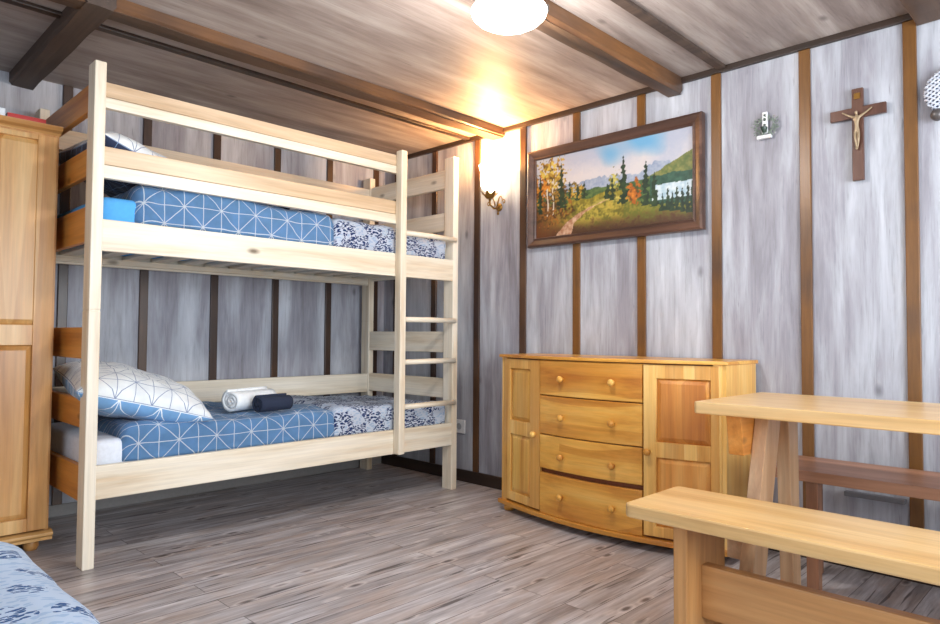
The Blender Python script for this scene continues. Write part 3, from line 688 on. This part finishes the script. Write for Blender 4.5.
pts = [(cx_, yc, 1.795), (cx_-.002, yc, 1.815), (cx_-.003, yc, 1.842), (cx_-.002, yc, 1.858), (cx_-.006, yc+.003, 1.873),
       (cx_, yc-.014, 1.850), (cx_, yc-.034, 1.862), (cx_+.002, yc-.056, 1.878), (cx_, yc+.014, 1.850), (cx_, yc+.034, 1.862), (cx_+.002, yc+.056, 1.878),
       (cx_-.002, yc-.006, 1.785), (cx_-.010, yc-.008, 1.755), (cx_, yc-.002, 1.725), (cx_-.004, yc, 1.712), (cx_-.002, yc+.006, 1.785), (cx_-.010, yc+.004, 1.755), (cx_, yc+.003, 1.727), (cx_-.004, yc+.003, 1.714)]
skin('corpus', pts, [(0, 1), (1, 2), (2, 3), (3, 4), (2, 5), (5, 6), (6, 7), (2, 8), (8, 9), (9, 10), (0, 11), (11, 12), (12, 13), (13, 14), (0, 15), (15, 16), (16, 17), (17, 18)],
     [.0085, .008, .010, .004, .0085, .0055, .004, .003, .0055, .004, .003, .0065, .005, .0035, .003, .0065, .005, .0035, .003], plain('gilt', (164, 144, 116), .4, .3), cr)

# small ornament with sprigs
orn = thing('wall_ornament', 'small white ornament with a grey-green sprig wreath on the wall', 'ornament', (-.01, -2.775, 1.836))
bm = nb(); bx(bm, -.030, -.008, -2.805, -2.742, 1.838, 1.853, .003); build('base', bm, M_WHITE, orn)
bm = nb(); bx(bm, -.020, -.008, -2.787, -2.763, 1.862, 1.960, .003); build('plaque', bm, M_WHITE, orn)
bm = nb()
for z, r in ((1.945, .006), (1.925, .008), (1.90, .007)): lathe(bm, [(0, -.002), (r, -.002), (r*.7, .003), (0, .004)], Matrix.Translation((-.0205, -2.775, z)) @ Matrix.Rotation(math.radians(-90), 4, 'Y'), 10)
lathe(bm, [(0, 0), (.006, 0), (.013, .014), (.015, .024), (.011, .028), (0, .028)], Matrix.Translation((-.024, -2.774, 1.864)), 14)
build('cup', bm, plain('dark_green_glaze', (44, 62, 52), .3), orn)
random.seed(3); bm = nb(); c0 = Vector((-.014, -2.776, 1.898))
for k in range(110):
    a = random.uniform(0, 2*math.pi); r = random.uniform(.022, .052); p0 = c0+Vector((random.uniform(-.008, .003), r*math.cos(a)*1.1, r*math.sin(a)*.85)); d = Vector((random.uniform(-.3, .1), math.cos(a)+random.uniform(-.7, .7), math.sin(a)+random.uniform(-.7, .7))).normalized()
    sdv = d.cross(Vector((1, 0, 0))).normalized()*.003; q = p0+d*.015; vs = [bm.verts.new(v) for v in (p0, (p0+q)/2+sdv, q, (p0+q)/2-sdv)]
    up_ = Vector((-.002, 0, 0)); t0 = bm.verts.new((p0+q)/2+up_)
    for i in range(4): bm.faces.new((vs[i], vs[(i+1) % 4], t0))
tube(bm, [c0+Vector((0, .040*math.cos(a), .034*math.sin(a))) for a in [2*math.pi*i/24 for i in range(25)]], .0022, 6)
build('sprig_wreath', bm, plain('grey_green_leaf', (122, 134, 124), .7), orn)

# woven round ornament at the right edge
wo = thing('woven_ornament', 'white woven round wall ornament with a grey ball at the right edge', 'ornament', (-.012, -3.465, 1.80))
bm = nb(); cc = Vector((-.026, -3.475, 1.885))
lathe(bm, [(0, 0), (.088, 0), (.090, .004), (.07, .016), (.03, .022), (0, .022)], Matrix.Translation((-.012, cc.y, cc.z)) @ Matrix.Rotation(math.radians(-90), 4, 'Y'), 32); build('backing', bm, plain('blue_grey_cloth', (96, 110, 136), .8), wo)
bm = nb()
for ang in (35, -35):
    ca, sa = math.cos(math.radians(ang)), math.sin(math.radians(ang))
    for k in range(-6, 7):
        o_ = k*.0135; hl = math.sqrt(max(0, .090**2-o_**2)); pp = []
        for i in range(13):
            t_ = -hl+2*hl*i/12; rr_ = math.hypot(t_, o_); pp.append((cc.x-.004-.020*(1-(rr_/.09)**2)-.003*math.sin(i*2.1+k*math.pi+(ang > 0)*1.5), cc.y+t_*ca-o_*sa, cc.z+t_*sa+o_*ca))
        if hl > .01: tube(bm, pp, .0038, 6)
build('weave', bm, plain('white_wicker', (214, 222, 236), .7), wo, True)
bm = nb(); lathe(bm, [(.024*math.sin(math.pi*i/10), -.024*math.cos(math.pi*i/10)) for i in range(11)], Matrix.Translation((-.036, -3.428, 1.795)), 18); build('ball', bm, plain('grey_ball', (96, 92, 92), .35, .4), wo, True)

# wall socket and grey bar under the far bench
so = thing('wall_socket', 'white wall socket low on the right wall beside the bunk bed', 'socket', (0, -.815, .305))
bm = nb(); bx(bm, -.012, 0, -.862, -.768, .306, .392, .003); build('plate', bm, M_WHITE, so)
bm = nb(); lathe(bm, [(0, .001), (.019, .001), (.019, .004), (.021, .004), (.021, 0), (0, 0)], Matrix.Translation((-.012, -.815, .349)) @ Matrix.Rotation(math.radians(-90), 4, 'Y'), 22); build('outlet', bm, plain('socket_grey', (170, 172, 176), .5), so)
tag(box('cable_duct', M_GREY, (-.03, -.0, -3.30, -3.085, .292, .312)), 'short grey cable duct on the wall under the red-brown bench', 'cable duct')

# ------------------------------------------------------------------ wall sconce
sc = thing('wall_sconce', 'brass wall sconce with a glowing glass shade beside the painting', 'wall lamp', (-.02, -1.145, 1.698))
bm = nb(); lathe(bm, [(0, 0), (.026, 0), (.024, .006), (.014, .012), (0, .014)], Matrix.Translation((0, -1.145, 1.738)) @ Matrix.Rotation(math.radians(-90), 4, 'Y'), 20)
lathe(bm, [(0, -.012), (.006, -.008), (.008, 0), (.004, .008), (0, .012)], Matrix.Translation((-.012, -1.145, 1.7)), 12); tube(bm, [(-.012, -1.145, 1.738), (-.012, -1.145, 1.708)], .004); build('backplate', bm, M_BRASS, sc, True)
bm = nb(); tube(bm, [(-.01, -1.145, 1.738), (-.05, -1.145, 1.723), (-.085, -1.145, 1.743), (-.09, -1.145, 1.778)], [.006, .006, .006, .007], 10)
for s in (-1, 1):
    pp = [(-.03, -1.145+s*(.008+.052*t_), 1.743+.05*math.sin(t_*3.2)+.012*t_) for t_ in [i/10 for i in range(11)]]; tube(bm, pp, [.0045-.0002*i for i in range(11)], 8)
    tube(bm, [(pp[-1][0], pp[-1][1]+s*.012*math.sin(a), pp[-1][2]+.012-.012*math.cos(a)) for a in [i*.6 for i in range(8)]], .0035, 8)
build('arm', bm, M_BRASS, sc, True)
bm = nb(); lathe(bm, [(0, 1.778), (.018, 1.778), (.030, 1.79), (.036, 1.804), (.030, 1.806), (.022, 1.796), (0, 1.793)], Matrix.Translation((-.09, -1.145, 0)), 20)
for k in range(7):
    a = 2*math.pi*k/7; c_, s_ = math.cos(a), math.sin(a)
    vs = [bm.verts.new((-.09+r*c_-w2*s_, -1.145+r*s_+w2*c_, z)) for r, w2, z in ((.02, -.010, 1.786), (.045, -.013, 1.808), (.062, 0, 1.83), (.045, .013, 1.808), (.02, .010, 1.786))]; bm.faces.new(vs)
build('petal_cup', bm, M_BRASS, sc)
shade_m = plain('glowing_glass', (255, 236, 200), .3, 0, 9, (1, .80, .50, 1))
bm = nb(); lathe(bm, [(.018, 1.824), (.040, 1.835), (.055, 1.86), (.058, 1.90), (.055, 1.94), (.068, 1.985), (.065, 1.986), (.051, 1.94), (.053, 1.90), (.050, 1.862), (.036, 1.84), (.014, 1.83)], Matrix.Translation((-.09, -1.145, 0)), 28); build('shade', bm, shade_m, sc, True)
point('sconce_bulb', (-.09, -1.145, 1.992), 30, (1, .50, .18), .03)

# ------------------------------------------------------------------ ceiling lamp
lc = (-1.302, -2.362); HB = 2.146
cl_ = thing('ceiling_lamp', 'round white glowing dome lamp on the middle ceiling beam', 'ceiling lamp', (lc[0], lc[1], HB-.1))
TL = Matrix.Translation((lc[0], lc[1], -.012))
bm = nb(); lathe(bm, [(0, HB+.012), (.115, HB+.012), (.115, HB-.018), (0, HB-.018)], TL, 32); build('ceiling_plate', bm, M_STEEL, cl_)
bm = nb(); lathe(bm, [(.134, HB-.019), (.138, HB-.026), (.134, HB-.040), (.118, HB-.056), (.088, HB-.072), (.048, HB-.081), (0, HB-.084)], TL, 48); build('glass_dome', bm, plain('lit_opal_glass', (255, 255, 252), .3, 0, 4.5, (1, .97, .92, 1)), cl_, True)
for a in (75, 195, 315):
    a = math.radians(a); x, y = lc[0]+.139*math.cos(a), lc[1]+.139*math.sin(a); bm = nb(); bx(bm, x-.004, x+.004, y-.004, y+.004, HB-.036, HB-.012, .001); build('clip', bm, M_STEEL, cl_)
point('ceiling_bulb', (lc[0], lc[1], HB-.17), 26, (1, .95, .90), .09)
